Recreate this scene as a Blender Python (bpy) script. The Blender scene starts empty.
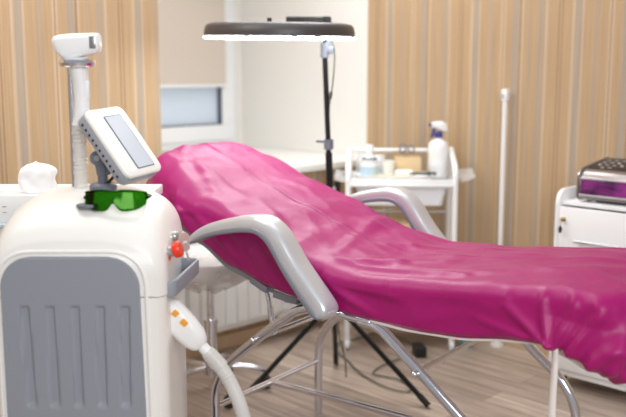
import bpy, bmesh, math, random
from mathutils import Vector, Matrix, noise
random.seed(7)
C = bpy.context.scene.collection
PI = math.pi
# ---------------------------------------------------------------- room frame
# wall_left is the plane X=0 (room is X>0), wall_right is the plane Y=0 (room is Y<0); the camera looks into the corner.
S2 = math.sqrt(0.5)
def V(x, y, z=0.0):
    """plan metres (right, ahead) measured from the camera's foot -> room coordinates"""
    rx, ry = x - .29, y - 4.70
    return Vector((S2*(rx-ry), S2*(rx+ry), z))
VIEW = PI/4      # rotation of an object that squarely faces the camera's heading

# ---------------------------------------------------------------- materials
def mat(name, col, rough=.5, metal=0., **kw):
    m = bpy.data.materials.new(name); m.use_nodes = True
    b = m.node_tree.nodes['Principled BSDF']
    b.inputs['Base Color'].default_value = (*col, 1); b.inputs['Roughness'].default_value = rough; b.inputs['Metallic'].default_value = metal
    for k, v in kw.items(): b.inputs[k].default_value = v
    return m
def srgb(r, g, b):
    f = lambda c: (c/255/12.92) if c/255 <= .04045 else ((c/255+.055)/1.055)**2.4
    return (f(r), f(g), f(b))
def nd(m, t, **kw):
    n = m.node_tree.nodes.new(t)
    for k, v in kw.items(): setattr(n, k, v)
    return n
def lk(m, a, b): m.node_tree.links.new(a, b)
def bsdf(m): return m.node_tree.nodes['Principled BSDF']
def bump_noise(m, scale=40, strength=.1, dist=.002, detail=3):
    tc = nd(m, 'ShaderNodeTexCoord'); n = nd(m, 'ShaderNodeTexNoise'); n.inputs['Scale'].default_value = scale; n.inputs['Detail'].default_value = detail
    b = nd(m, 'ShaderNodeBump'); b.inputs['Strength'].default_value = strength; b.inputs['Distance'].default_value = dist
    lk(m, tc.outputs['Object'], n.inputs['Vector']); lk(m, n.outputs['Fac'], b.inputs['Height']); lk(m, b.outputs['Normal'], bsdf(m).inputs['Normal'])
    return n

def wallpaper(name, axis, tones):
    m = mat(name, (.6, .45, .3), .75)
    tc = nd(m, 'ShaderNodeTexCoord'); sp = nd(m, 'ShaderNodeSeparateXYZ'); lk(m, tc.outputs['Object'], sp.inputs[0])
    d = nd(m, 'ShaderNodeMath', operation='DIVIDE'); d.inputs[1].default_value = .53; lk(m, sp.outputs[axis], d.inputs[0])
    a = nd(m, 'ShaderNodeMath', operation='ADD'); a.inputs[1].default_value = 20.13; lk(m, d.outputs[0], a.inputs[0])
    f = nd(m, 'ShaderNodeMath', operation='FRACT'); lk(m, a.outputs[0], f.inputs[0])
    r = nd(m, 'ShaderNodeValToRGB'); lk(m, f.outputs[0], r.inputs[0]); e = r.color_ramp; e.interpolation = 'CONSTANT'
    base, gry, drk, lit = tones
    seq = [(0, base), (.05, gry), (.085, base), (.10, gry), (.115, lit), (.14, base), (.24, drk), (.25, base), (.27, drk), (.28, base), (.36, lit), (.39, gry), (.45, lit), (.465, base),
           (.56, gry), (.575, base), (.59, gry), (.605, base), (.68, lit), (.70, drk), (.71, lit), (.73, base), (.80, gry), (.86, base), (.875, drk), (.885, lit), (.91, base), (.96, gry), (.975, base)]
    e.elements[0].position = 0; e.elements[0].color = (*base, 1); e.elements[1].position = seq[1][0]; e.elements[1].color = (*seq[1][1], 1)
    for p, c in seq[2:]:
        x = e.elements.new(p); x.color = (*c, 1)
    # fine vertical fibre
    mp = nd(m, 'ShaderNodeMapping'); mp.inputs['Scale'].default_value = (160, 160, 2.5); lk(m, tc.outputs['Object'], mp.inputs[0])
    n = nd(m, 'ShaderNodeTexNoise'); n.inputs['Scale'].default_value = 1.; n.inputs['Detail'].default_value = 2; lk(m, mp.outputs[0], n.inputs['Vector'])
    mx = nd(m, 'ShaderNodeMixRGB', blend_type='OVERLAY'); mx.inputs[0].default_value = .28; lk(m, r.outputs[0], mx.inputs[1]); lk(m, n.outputs['Fac'], mx.inputs[2])
    lk(m, mx.outputs[0], bsdf(m).inputs['Base Color'])
    return m
TONES = (srgb(183, 154, 119), srgb(170, 154, 136), srgb(142, 117, 92), srgb(196, 172, 143))
M = {}
M['paperA'] = wallpaper('striped_wallpaper_y', 'Y', TONES)
M['paperB'] = wallpaper('striped_wallpaper_x', 'X', TONES)
M['plaster'] = mat('white_plaster', srgb(233, 231, 226), .8); bump_noise(M['plaster'], 60, .08)
M['upvc'] = mat('window_upvc', srgb(236, 238, 240), .3)
M['sill'] = mat('white_sill', srgb(238, 238, 234), .35)
M['blind'] = mat('blind_fabric', srgb(208, 197, 186), .85); bump_noise(M['blind'], 300, .1)
M['gasket'] = mat('dark_gasket', srgb(90, 98, 110), .6)
M['base'] = mat('baseboard_wood', srgb(205, 178, 146), .5)
M['white'] = mat('white_gloss', srgb(240, 240, 240), .3)
M['whitemat'] = mat('white_laminate', srgb(240, 240, 241), .4)
M['cream'] = mat('cream_plastic', srgb(242, 240, 236), .32, **{'Coat Weight': .15})
M['grey'] = mat('grey_plastic', srgb(146, 150, 160), .42); bump_noise(M['grey'], 600, .06, .0006)
M['greyd'] = mat('grey_dark_plastic', srgb(112, 116, 128), .4)
M['greyl'] = mat('grey_light_plastic', srgb(160, 162, 172), .4)
M['chrome'] = mat('chrome', srgb(228, 230, 240), .12, 1.)
M['steel'] = mat('brushed_steel', srgb(190, 190, 194), .28, 1.)
M['black'] = mat('black_plastic', srgb(28, 28, 30), .4)
M['blackm'] = mat('black_metal', srgb(34, 36, 36), .35, .5)
M['lampshell'] = mat('lamp_shell', srgb(66, 62, 62), .4)
M['silver'] = mat('silver_satin', srgb(204, 205, 209), .3, .35, **{'Coat Weight': .3, 'Coat Roughness': .2})
M['silver2'] = mat('silver_dark', srgb(138, 140, 150), .35, .3)  # darker satin grey of armrest undersides, backrest board and hinge bracket
M['red'] = mat('red_button', srgb(235, 60, 30), .35)
M['orange'] = mat('orange_label', srgb(240, 165, 50), .5)
M['tissue'] = mat('tissue_paper', srgb(248, 248, 250), .9)
M['film'] = mat('plastic_film', srgb(238, 240, 242), .2, Alpha=.42)
M['wrap'] = mat('plastic_wrap', srgb(240, 238, 240), .18, Alpha=.35); bump_noise(M['wrap'], 35, .9, .01)
M['seat'] = mat('stool_vinyl', srgb(236, 234, 236), .4); bump_noise(M['seat'], 14, .5, .02)
M['hose'] = mat('hose_sleeve', srgb(212, 210, 206), .3)
M['clear'] = mat('clear_tube', srgb(235, 233, 228), .2, Alpha=.6)
M['teal'] = mat('teal_plastic', srgb(110, 190, 190), .4)
M['navy'] = mat('navy_plastic', srgb(40, 50, 130), .4)
M['yellow'] = mat('yellow_paper', srgb(240, 222, 150), .8)
M['wicker'] = mat('tan_box', srgb(222, 194, 150), .8); bump_noise(M['wicker'], 160, .5, .003)
M['pale'] = mat('translucent_white', srgb(240, 242, 246), .35)
M['bluelabel'] = mat('pale_blue_label', srgb(186, 208, 224), .5)
M['green_dark'] = mat('dark_green', srgb(50, 70, 66), .5)
M['cable'] = mat('green_cable', srgb(86, 92, 78), .5)
M['ribbon'] = mat('white_ribbon', srgb(236, 228, 224), .8)
M['boardpink'] = mat('mattress_vinyl', srgb(240, 232, 228), .45)
M['casing'] = mat('casing_metal', srgb(150, 142, 140), .3, .85)
M['brass'] = mat('brass', srgb(190, 165, 110), .3, 1.)
M['keymetal'] = mat('key_metal', srgb(208, 204, 200), .3, .6)
M['purple'] = mat('purple_glass', srgb(60, 22, 78), .12, 0., **{'Coat Weight': .6})
n = bump_noise(M['purple'], 9, 0., 0.)
_r = nd(M['purple'], 'ShaderNodeValToRGB'); lk(M['purple'], n.outputs['Fac'], _r.inputs[0])
_r.color_ramp.elements[0].position = .38; _r.color_ramp.elements[0].color = (*srgb(48, 24, 66), 1); _r.color_ramp.elements[1].position = .68; _r.color_ramp.elements[1].color = (*srgb(150, 50, 140), 1)
lk(M['purple'], _r.outputs[0], bsdf(M['purple']).inputs['Base Color'])
M['panelbrown'] = mat('brown_panel', srgb(58, 48, 44), .45, **{'Specular IOR Level': .2})
M['tabletglass'] = mat('tablet_glass', srgb(206, 212, 222), .15)
M['bezel'] = mat('tablet_line', srgb(70, 74, 96), .4)
M['glassgrey'] = mat('grey_glass', srgb(190, 208, 212), .15)
# lit LED strip of the lamp
m = M['led'] = mat('led_diffuser', (1, 1, 1), .4); bsdf(m).inputs['Emission Color'].default_value = (.93, 1, .98, 1); bsdf(m).inputs['Emission Strength'].default_value = 10.
# clear pane
def see_through(name, tint, gloss, fac, rough=.03):
    m = bpy.data.materials.new(name); m.use_nodes = True; t = m.node_tree; t.nodes.remove(bsdf(m)); out = t.nodes['Material Output']
    a = nd(m, 'ShaderNodeBsdfTransparent'); a.inputs[0].default_value = (*tint, 1); g = nd(m, 'ShaderNodeBsdfGlossy'); g.inputs[0].default_value = (*gloss, 1); g.inputs['Roughness'].default_value = rough
    fr = nd(m, 'ShaderNodeFresnel'); fr.inputs[0].default_value = 1.45; ad = nd(m, 'ShaderNodeMath', operation='ADD', use_clamp=True); ad.inputs[1].default_value = fac; lk(m, fr.outputs[0], ad.inputs[0])
    x = nd(m, 'ShaderNodeMixShader'); lk(m, ad.outputs[0], x.inputs[0]); lk(m, a.outputs[0], x.inputs[1]); lk(m, g.outputs[0], x.inputs[2]); lk(m, x.outputs[0], out.inputs[0])
    return m
M['pane'] = mat('glowing_frosted_glass', srgb(190, 202, 214), .25, 0., **{'Emission Color': (.62, .70, .80, 1), 'Emission Strength': .2})  # daylight behind the glass is put in as a faint emission
M['goggle'] = see_through('green_lens', (.13, .46, .02), (.22, .42, .12), .06, .12)
# floor planks
m = M['floor'] = mat('wood_planks', (.4, .3, .25), .42)
tc = nd(m, 'ShaderNodeTexCoord'); br = nd(m, 'ShaderNodeTexBrick'); lk(m, tc.outputs['Object'], br.inputs['Vector'])
br.offset = .37; br.inputs['Scale'].default_value = 1; br.inputs['Brick Width'].default_value = 1.25; br.inputs['Row Height'].default_value = .14; br.inputs['Mortar Size'].default_value = .0012; br.inputs['Mortar Smooth'].default_value = .3
br.inputs['Color1'].default_value = (*srgb(192, 177, 166), 1); br.inputs['Color2'].default_value = (*srgb(164, 149, 139), 1); br.inputs['Mortar'].default_value = (*srgb(112, 98, 92), 1)
mp = nd(m, 'ShaderNodeMapping'); mp.inputs['Scale'].default_value = (1.6, 26, 1); lk(m, tc.outputs['Object'], mp.inputs[0])
n1 = nd(m, 'ShaderNodeTexNoise'); n1.inputs['Scale'].default_value = 1.5; n1.inputs['Detail'].default_value = 6; n1.inputs['Distortion'].default_value = .6; lk(m, mp.outputs[0], n1.inputs['Vector'])
rp = nd(m, 'ShaderNodeValToRGB'); lk(m, n1.outputs['Fac'], rp.inputs[0]); rp.color_ramp.elements[0].position = .3; rp.color_ramp.elements[0].color = (.26, .24, .22, 1); rp.color_ramp.elements[1].position = .7; rp.color_ramp.elements[1].color = (.68, .66, .63, 1)
mx = nd(m, 'ShaderNodeMixRGB', blend_type='OVERLAY'); mx.inputs[0].default_value = .75; lk(m, br.outputs['Color'], mx.inputs[1]); lk(m, rp.outputs[0], mx.inputs[2]); lk(m, mx.outputs[0], bsdf(m).inputs['Base Color'])
bp = nd(m, 'ShaderNodeBump'); bp.inputs['Strength'].default_value = .15; bp.inputs['Distance'].default_value = .002; lk(m, n1.outputs['Fac'], bp.inputs['Height']); lk(m, bp.outputs[0], bsdf(m).inputs['Normal'])
# magenta cover
m = M['magenta'] = mat('magenta_satin', srgb(160, 11, 102), .42, 0., **{'Sheen Weight': .06, 'Sheen Roughness': .4, 'Specular IOR Level': .38})
bsdf(m).inputs['Sheen Tint'].default_value = (1, .75, .92, 1)
tc = nd(m, 'ShaderNodeTexCoord'); n1 = nd(m, 'ShaderNodeTexNoise'); n1.inputs['Scale'].default_value = 9; n1.inputs['Detail'].default_value = 5; lk(m, tc.outputs['Object'], n1.inputs['Vector'])
n2 = nd(m, 'ShaderNodeTexNoise'); n2.inputs['Scale'].default_value = 420; lk(m, tc.outputs['Object'], n2.inputs['Vector'])
b1 = nd(m, 'ShaderNodeBump'); b1.inputs['Strength'].default_value = .35; b1.inputs['Distance'].default_value = .008; lk(m, n1.outputs['Fac'], b1.inputs['Height'])
b2 = nd(m, 'ShaderNodeBump'); b2.inputs['Strength'].default_value = .12; b2.inputs['Distance'].default_value = .001; lk(m, n2.outputs['Fac'], b2.inputs['Height']); lk(m, b2.outputs[0], bsdf(m).inputs['Normal'])
# pressed creases: warped cell edges
wn = nd(m, 'ShaderNodeTexNoise'); wn.inputs['Scale'].default_value = 2.2; wn.inputs['Detail'].default_value = 3; lk(m, tc.outputs['Object'], wn.inputs['Vector'])
wm = nd(m, 'ShaderNodeMixRGB', blend_type='ADD'); wm.inputs[0].default_value = .45; lk(m, tc.outputs['Object'], wm.inputs[1]); lk(m, wn.outputs['Color'], wm.inputs[2])
hts = []
for sc_v, ht in ((5.0, .006), (11.0, .004)):
    vo = nd(m, 'ShaderNodeTexVoronoi', feature='F1'); vo.inputs['Scale'].default_value = sc_v; lk(m, wm.outputs[0], vo.inputs['Vector'])
    bq = nd(m, 'ShaderNodeBump'); bq.inputs['Strength'].default_value = .55; bq.inputs['Distance'].default_value = ht; lk(m, vo.outputs['Distance'], bq.inputs['Height']); lk(m, (hts[-1] if hts else b1).outputs[0], bq.inputs['Normal']); hts.append(bq)
lk(m, hts[-1].outputs[0], b2.inputs['Normal'])

# ---------------------------------------------------------------- mesh helpers
def link(name, bm, material, parent=None, smooth=True, loc=None, rot=None):
    me = bpy.data.meshes.new(name); bmesh.ops.recalc_face_normals(bm, faces=bm.faces); bm.to_mesh(me); bm.free()
    mats = material if isinstance(material, (list, tuple)) else [material]
    for x in mats: me.materials.append(x)
    o = bpy.data.objects.new(name, me); C.objects.link(o)
    if parent: o.parent = parent
    if loc is not None: o.location = loc
    if rot is not None: o.rotation_euler = rot
    if smooth:
        for p in me.polygons: p.use_smooth = True
        md = o.modifiers.new('wn', 'WEIGHTED_NORMAL') if smooth == 'w' else None
        try: me.set_sharp_from_angle(angle=math.radians(40))
        except Exception: pass
    return o
def tag(o, label=None, cat=None, group=None, kind=None):
    for k, v in (('label', label), ('category', cat), ('group', group), ('kind', kind)):
        if v: o[k] = v
    return o
def thing(name, label, cat, loc, rz=0, group=None):
    o = bpy.data.objects.new(name, None); C.objects.link(o); o.empty_display_size = .1
    o.location = loc; o.rotation_euler = (0, 0, rz); return tag(o, label, cat, group)
def rbox(bm, c, s, r=.004, seg=2, mtx=None, mi=0):
    """bevelled box, centre c, size s"""
    g = bmesh.ops.create_cube(bm, size=1); vs = g['verts']
    bmesh.ops.scale(bm, vec=s, verts=vs)
    fs = set(f for v in vs for f in v.link_faces); es = list(set(e for v in vs for e in v.link_edges))
    if r > 0:
        r = min(r, min(s)*.49)
        res = bmesh.ops.bevel(bm, geom=es, offset=r, segments=seg, profile=.5, affect='EDGES')
        vs = list(set(v for f in bm.faces if f.is_valid and f in set(res['faces']) or f in fs for v in f.verts)) if False else None
    return None
def box(c, s, r=.004, seg=2, mtx=None):
    b = bmesh.new(); rbox(b, c, s, r, seg)
    if mtx is not None: bmesh.ops.transform(b, matrix=mtx, verts=b.verts)
    bmesh.ops.translate(b, vec=c, verts=b.verts); return b
def merge(*bms):
    out = bmesh.new()
    for b in bms:
        me = bpy.data.meshes.new('t'); b.to_mesh(me); b.free(); out.from_mesh(me); bpy.data.meshes.remove(me)
    return out
def catmull(pts, n=8, closed=False):
    P = [Vector(p) for p in pts]; out = []
    L = len(P)
    for i in range(L if closed else L-1):
        p0 = P[(i-1) % L] if (closed or i > 0) else P[0]*2-P[1]
        p1 = P[i]; p2 = P[(i+1) % L]; p3 = P[(i+2) % L] if (closed or i+2 < L) else P[-1]*2-P[-2]
        for k in range(n):
            t = k/n
            out.append(.5*((2*p1)+(p2-p0)*t+(2*p0-5*p1+4*p2-p3)*t*t+(3*p1-p0-3*p2+p3)*t**3))
    if not closed: out.append(P[-1].copy())
    return out
def fillet(pts, r=.04, n=6):
    """polyline with rounded corners"""
    P = [Vector(p) for p in pts]; out = [P[0]]
    for i in range(1, len(P)-1):
        a = (P[i-1]-P[i]); b = (P[i+1]-P[i]); d = min(r, a.length*.48, b.length*.48)
        p, q = P[i]+a.normalized()*d, P[i]+b.normalized()*d
        for k in range(n+1):
            t = k/n; out.append(p*(1-t)**2+P[i]*2*t*(1-t)+q*t*t)
    out.append(P[-1]); return out
def loft(rings, cap=True, closed=True):
    b = bmesh.new(); R = [[b.verts.new(p) for p in r] for r in rings]; n = len(R[0])
    for i in range(len(R)-1):
        for k in range(n if closed else n-1):
            j = (k+1) % n
            b.faces.new((R[i][k], R[i][j], R[i+1][j], R[i+1][k]))
    if cap and closed:
        b.faces.new(R[0][::-1]); b.faces.new(R[-1])
    return b
def frames(path, up=None):
    out = []; N = len(path); prev = None
    for i, p in enumerate(path):
        t = (path[min(i+1, N-1)]-path[max(i-1, 0)]).normalized()
        if up is not None: a = up
        elif prev is None: a = Vector((0, 0, 1)) if abs(t.z) < .9 else Vector((1, 0, 0))
        else: a = prev
        u = (a-t*a.dot(t)).normalized(); prev = u
        out.append((p, t, u, t.cross(u)))
    return out
def tube(path, r, seg=14, cap=True):
    path = [Vector(p) for p in path]
    rr = r if callable(r) else (lambda s: r)
    N = len(path)-1
    rings = []
    for i, (p, t, u, w) in enumerate(frames(path)):
        q = rr(i/N)
        rings.append([p+(u*math.cos(a)+w*math.sin(a))*q for a in (2*PI*k/seg for k in range(seg))])
    return loft(rings, cap)
def lathe(prof, seg=32, c=(0, 0, 0), axis=None):
    """profile [(r,z)] about z"""
    b = bmesh.new(); c = Vector(c); R = []
    for r, z in prof:
        if r < 1e-5: R.append([b.verts.new(c+Vector((0, 0, z)))])
        else: R.append([b.verts.new(c+Vector((r*math.cos(2*PI*k/seg), r*math.sin(2*PI*k/seg), z))) for k in range(seg)])
    for i in range(len(R)-1):
        A, B = R[i], R[i+1]
        for k in range(seg):
            j = (k+1) % seg
            if len(A) == 1 and len(B) == 1: continue
            if len(A) == 1: b.faces.new((A[0], B[j], B[k]))
            elif len(B) == 1: b.faces.new((A[k], A[j], B[0]))
            else: b.faces.new((A[k], A[j], B[j], B[k]))
    for E in (R[0], R[-1]):
        if len(E) > 1: b.faces.new(E if E is R[-1] else E[::-1])
    return b
def xf(b, m): bmesh.ops.transform(b, matrix=m, verts=b.verts); return b
def rod(a, b, r, seg=12): return tube([Vector(a), Vector(b)], r, seg)
def sphere(c, r, s=(1, 1, 1), seg=20):
    b = bmesh.new(); bmesh.ops.create_uvsphere(b, u_segments=seg, v_segments=seg//2+2, radius=r); bmesh.ops.scale(b, vec=s, verts=b.verts); bmesh.ops.translate(b, vec=c, verts=b.verts); return b
def prism(outline, y0, y1, bev=.003, plane='xz'):
    """outline [(a,b)] extruded"""
    b = bmesh.new(); f = lambda a, c, y: {'xz': (a, y, c), 'yz': (y, a, c), 'xy': (a, c, y)}[plane]
    A = [b.verts.new(f(p, q, y0)) for p, q in outline]; B = [b.verts.new(f(p, q, y1)) for p, q in outline]; n = len(A)
    b.faces.new(A); b.faces.new(B[::-1])
    for i in range(n): b.faces.new((A[i], B[i], B[(i+1) % n], A[(i+1) % n]))
    bmesh.ops.recalc_face_normals(b, faces=b.faces)
    if bev:
        es = [e for e in b.edges if len(e.link_faces) == 2 and any(len(f.verts) == n and n > 4 for f in e.link_faces)] if n > 4 else list(b.edges)
        bmesh.ops.bevel(b, geom=es, offset=bev, segments=2, profile=.5, affect='EDGES')
    return b
def rrect(w, h, r, n=6, cx=0, cy=0):
    out = []
    for sx, sy, a0 in ((1, 1, 0), (-1, 1, PI/2), (-1, -1, PI), (1, -1, 1.5*PI)):
        for k in range(n+1):
            a = a0+PI/2*k/n; out.append((cx+sx*(w/2-r)+r*math.cos(a), cy+sy*(h/2-r)+r*math.sin(a)))
    return out
def lerp_tab(T, x):
    if x <= T[0][0]: return T[0][1]
    for (a, p), (b, q) in zip(T, T[1:]):
        if x <= b:
            t = (x-a)/(b-a); t = t*t*(3-2*t)*.5+t*.5; return p+(q-p)*t
    return T[-1][1]

# ================================================================ THE SETTING
def struct(name, bm, m, parent=None, smooth=False):
    o = link(name, bm, m, parent, smooth)
    if parent is None: o['kind'] = 'structure'
    return o
def slab(x0, x1, y0, y1, z0, z1): return box(((x0+x1)/2, (y0+y1)/2, (z0+z1)/2), (x1-x0, y1-y0, z1-z0), 0)
NY, ND = -1.335, 1.036      # niche runs from Y=NY to the corner, ND deep
SILL = .845
struct('floor', slab(-.15, 6.0, -6.2, .15, -.06, 0), M['floor'])
struct('wall_left', merge(slab(-.15, 0, -6.2, NY, 0, 2.75), slab(-.15, 0, NY, 0, 0, SILL-.035), slab(-.15, 0, NY, 0, 2.55, 2.75)), M['paperA'])
struct('wall_right', slab(0, 6.0, 0, .15, 0, 2.75), M['paperB'])
struct('wall_niche', merge(slab(-ND-.12, -.0005, 0, .15, 0, 2.75), slab(-ND-.12, -.15, NY-.15, NY, 0, 2.75), slab(-ND-.12, -.15, NY, 0, 2.55, 2.75),
       slab(-ND-.12, -ND, NY, 0, 0, SILL), slab(-ND-.12, -ND, -.1, 0, SILL, 2.55)), M['plaster'])
struct('trim_1', box((-ND/2+.03, NY/2, SILL-.018), (ND+.06, -NY-.004, .036), .006), M['sill'])
# window: outer frame, sash, pane
w1 = bpy.data.objects.new('window_1', None); C.objects.link(w1); w1['kind'] = 'structure'; w1.location = (-ND, NY/2, SILL)
def wframe(name, y0, y1, z0, z1, t, x0, x1, m):
    b = merge(box(((x0+x1)/2, (y0+y1)/2, z0+t/2), (x1-x0, y1-y0, t), .004), box(((x0+x1)/2, (y0+y1)/2, z1-t/2), (x1-x0, y1-y0, t), .004),
              box(((x0+x1)/2, y0+t/2, (z0+z1)/2), (x1-x0, t, z1-z0-2*t), .0), box(((x0+x1)/2, y1-t/2, (z0+z1)/2), (x1-x0, t, z1-z0-2*t), .0))
    return struct(name, b, m, w1)
hw = -NY/2
wframe('window_frame', -hw+.004, hw-.06, .004, 1.70, .06, -.06, .01, M['upvc'])
wframe('window_sash', -hw+.05, hw-.085, .05, 1.66, .09, -.04, .03, M['upvc'])
wframe('window_gasket', -hw+.138, hw-.172, .138, 1.60, .010, -.03, .02, M['gasket'])
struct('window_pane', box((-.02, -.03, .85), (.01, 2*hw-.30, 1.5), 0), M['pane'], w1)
# roller blind in the niche, hanging against the sash
rb = thing('roller_blind', 'beige fabric roller blind drawn most of the way down the window', 'blind', (-ND+.05, NY/2, SILL))
link('blind_fabric', box((0, -.03, .98), (.004, 2*hw-.27, 1.20), 0), M['blind'], rb, False)
link('bottom_rail', box((0, -.03, .375), (.016, 2*hw-.27, .018), .004), M['upvc'], rb)
link('roller_tube', rod((0, -hw+.10, 1.58), (0, hw-.16, 1.58), .03, 16), M['upvc'], rb)
# baseboards
struct('baseboard_left', box((.008, -3.1, .035), (.016, 6.2, .07), .004), M['base'])
struct('baseboard_right', box((3.0, -.008, .035), (6.0, .016, .07), .004), M['base'])
# radiator under the sill
ra = thing('radiator', 'white panel radiator with vertical ribs under the window sill', 'radiator', (.07, -.83, .125))
L = .95
pts = []
for i in range(int(L/.07)):
    y = -L/2+.01+i*.07; pts += [(y, .0), (y+.054, .0), (y+.058, -.014), (y+.066, -.014)]
b = bmesh.new()
rows = [[b.verts.new((.05+x, y, z)) for y, x in pts] for z in (.03, .57)]
for k in range(len(pts)-1): b.faces.new((rows[0][k], rows[0][k+1], rows[1][k+1], rows[1][k]))
link('ribbed_panel', b, M['white'], ra, False)
link('casing', box((-.004, 0, .3), (.075, L+.01, .60), .006), M['white'], ra)
for y in (-.35, .35): link('bracket', box((-.05, y, .4), (.036, .03, .12), .003), M['white'], ra)
link('valve', merge(rod((.0, L/2+.005, .56), (.0, L/2+.05, .56), .012), rod((0, L/2+.05, .56), (0, L/2+.05, .62), .018)), M['black'], ra)
link('pipe', rod((0, L/2+.05, .56), (0, L/2+.05, -.125), .009), M['white'], ra)

# ================================================================ TREATMENT BED
BA = VIEW-math.radians(36)
BO = V(-.32, 2.72)
bed = thing('treatment_bed', 'reclined cosmetology bed on chrome tube legs with silver armrests', 'bed', BO, BA)
BW = .58
R_ = .0155
for v in (0, BW):
    o = link('leg', tube(fillet([(0, v, 0), (0, v, .285), (.05, v, .37), (.184, v, .482), (.348, v, .607), (.47, v, .617), (.60, v, .606)], .05), R_), M['chrome'], bed)
    link('leg', tube(fillet([(.56, v, .604), (.62, v, .600), (.957, v, .330), (1.0, v, .24), (1.0, v, 0)], .07), R_), M['chrome'], bed)
for u, z in ((.184, .482), (.753, .492)):
    link('cross_brace', rod((u, 0, z), (u, BW, z), .0085), M['chrome'], bed)
    for v, s in ((0, -1), (BW, 1)):
        link('bolt', merge(rod((u, v+s*.010, z), (u, v+s*.026, z), .008, 12), sphere((u, v+s*.026, z), .0095)), M['chrome'], bed)
for u in (0, 1.0): link('spreader', rod((u, 0, .215), (u, BW, .215), .010), M['chrome'], bed)
link('stretcher', rod((0, BW/2, .215), (1.0, BW/2, .215), .011), M['chrome'], bed)
link('gas_strut', merge(rod((.155, .06, .675), (.185, .06, .57), .007), rod((.185, .06, .57), (.20, .06, .482), .010)), M['chrome'], bed)
for v in (.02, BW-.02): link('seat_rail', box((.50, v, .625), (.44, .03, .03), .004), M['steel'], bed)
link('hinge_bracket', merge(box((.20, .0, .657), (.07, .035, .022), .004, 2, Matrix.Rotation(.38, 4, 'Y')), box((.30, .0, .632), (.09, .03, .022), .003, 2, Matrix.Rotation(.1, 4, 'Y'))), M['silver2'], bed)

HEM = [(-.43, .90), (-.30, .875), (-.19, .842), (-.05, .776), (.084, .703), (.255, .657), (.385, .637), (.56, .617), (.72, .609), (.87, .614), (1.02, .635), (1.11, .643), (1.16, .622), (1.22, .597), (1.29, .575), (1.36, .58)]
TOP = [(-.44, .995), (-.38, 1.025), (-.30, 1.034), (-.21, .996), (-.03, .910), (.15, .852), (.28, .800), (.40, .764), (.55, .742), (.75, .748), (.95, .768), (1.15, .786), (1.30, .782), (1.36, .772)]
# backrest board (silver edge below the cover) and the mattress base
def plank(u0, u1, dz0, dz1, v0, v1, n=24):
    rings = []
    for i in range(n+1):
        u = u0+(u1-u0)*i/n; h = lerp_tab(HEM, u)
        rings.append([(u, v0, h+dz0), (u, v1, h+dz0), (u, v1, h+dz1), (u, v0, h+dz1)])
    return loft(rings)
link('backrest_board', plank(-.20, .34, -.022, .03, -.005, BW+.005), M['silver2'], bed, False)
link('mattress', plank(.26, 1.22, -.007, .06, -.012, BW+.012, 40), M['boardpink'], bed, False)
link('backrest_pad', plank(-.30, .34, .02, .09, .05, BW-.05), M['boardpink'], bed, False)
# armrests: swept rounded profile
ARM = [(-.005, .778, .012), (.02, .797, .026), (.08, .826, .036), (.164, .851, .042), (.25, .866, .046), (.30, .862, .050), (.345, .832, .052), (.40, .760, .053), (.455, .699, .056), (.487, .665, .056), (.500, .651, .053), (.509, .639, .044), (.515, .631, .030), (.519, .626, .012)]
def armrest(v0, sgn, name='armrest'):
    path = catmull([(u, 0, z) for u, z, t in ARM], 6); th = catmull([(t, 0, 0) for u, z, t in ARM], 6)
    rings, under = [], []
    N = len(path)
    for i, (p, t, u, w) in enumerate(frames(path, Vector((0, 1, 0)))):
        h = th[i].x; nrm = Vector((-t.z, 0, t.x))         # outward (up) in the u-z plane
        if nrm.z < 0 and nrm.x < 0: nrm = -nrm
        wd = .080*min(1, .45+i/N*3.2)
        if i > N-16: wd *= 1-.62*((i-(N-16))/16)**2
        ring = []
        for a, c in rrect(wd, h, h*.38, 4): ring.append(p+Vector((0, v0+a, 0))+nrm*c)
        rings.append(ring)
    o = link(name, loft(rings), M['silver'], bed)
    # seam / underside shell a little inside the profile
    rings = []
    for i, (p, t, u, w) in enumerate(frames(path, Vector((0, 1, 0)))):
        h = th[i].x; nrm = Vector((-t.z, 0, t.x))
        if nrm.z < 0 and nrm.x < 0: nrm = -nrm
        wd = .080*min(1, .45+i/N*3.2)+.005
        if i > N-16: wd *= 1-.62*((i-(N-16))/16)**2
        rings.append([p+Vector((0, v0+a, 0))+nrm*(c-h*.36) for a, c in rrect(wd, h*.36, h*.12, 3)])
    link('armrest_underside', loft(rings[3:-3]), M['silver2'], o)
    link('armrest_mount', merge(rod((.49, v0, .625), (.49, v0+sgn*.10, .622), .014)), M['chrome'], bed)
    return o
armrest(-.088, 1); armrest(BW+.088, -1)

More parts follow.
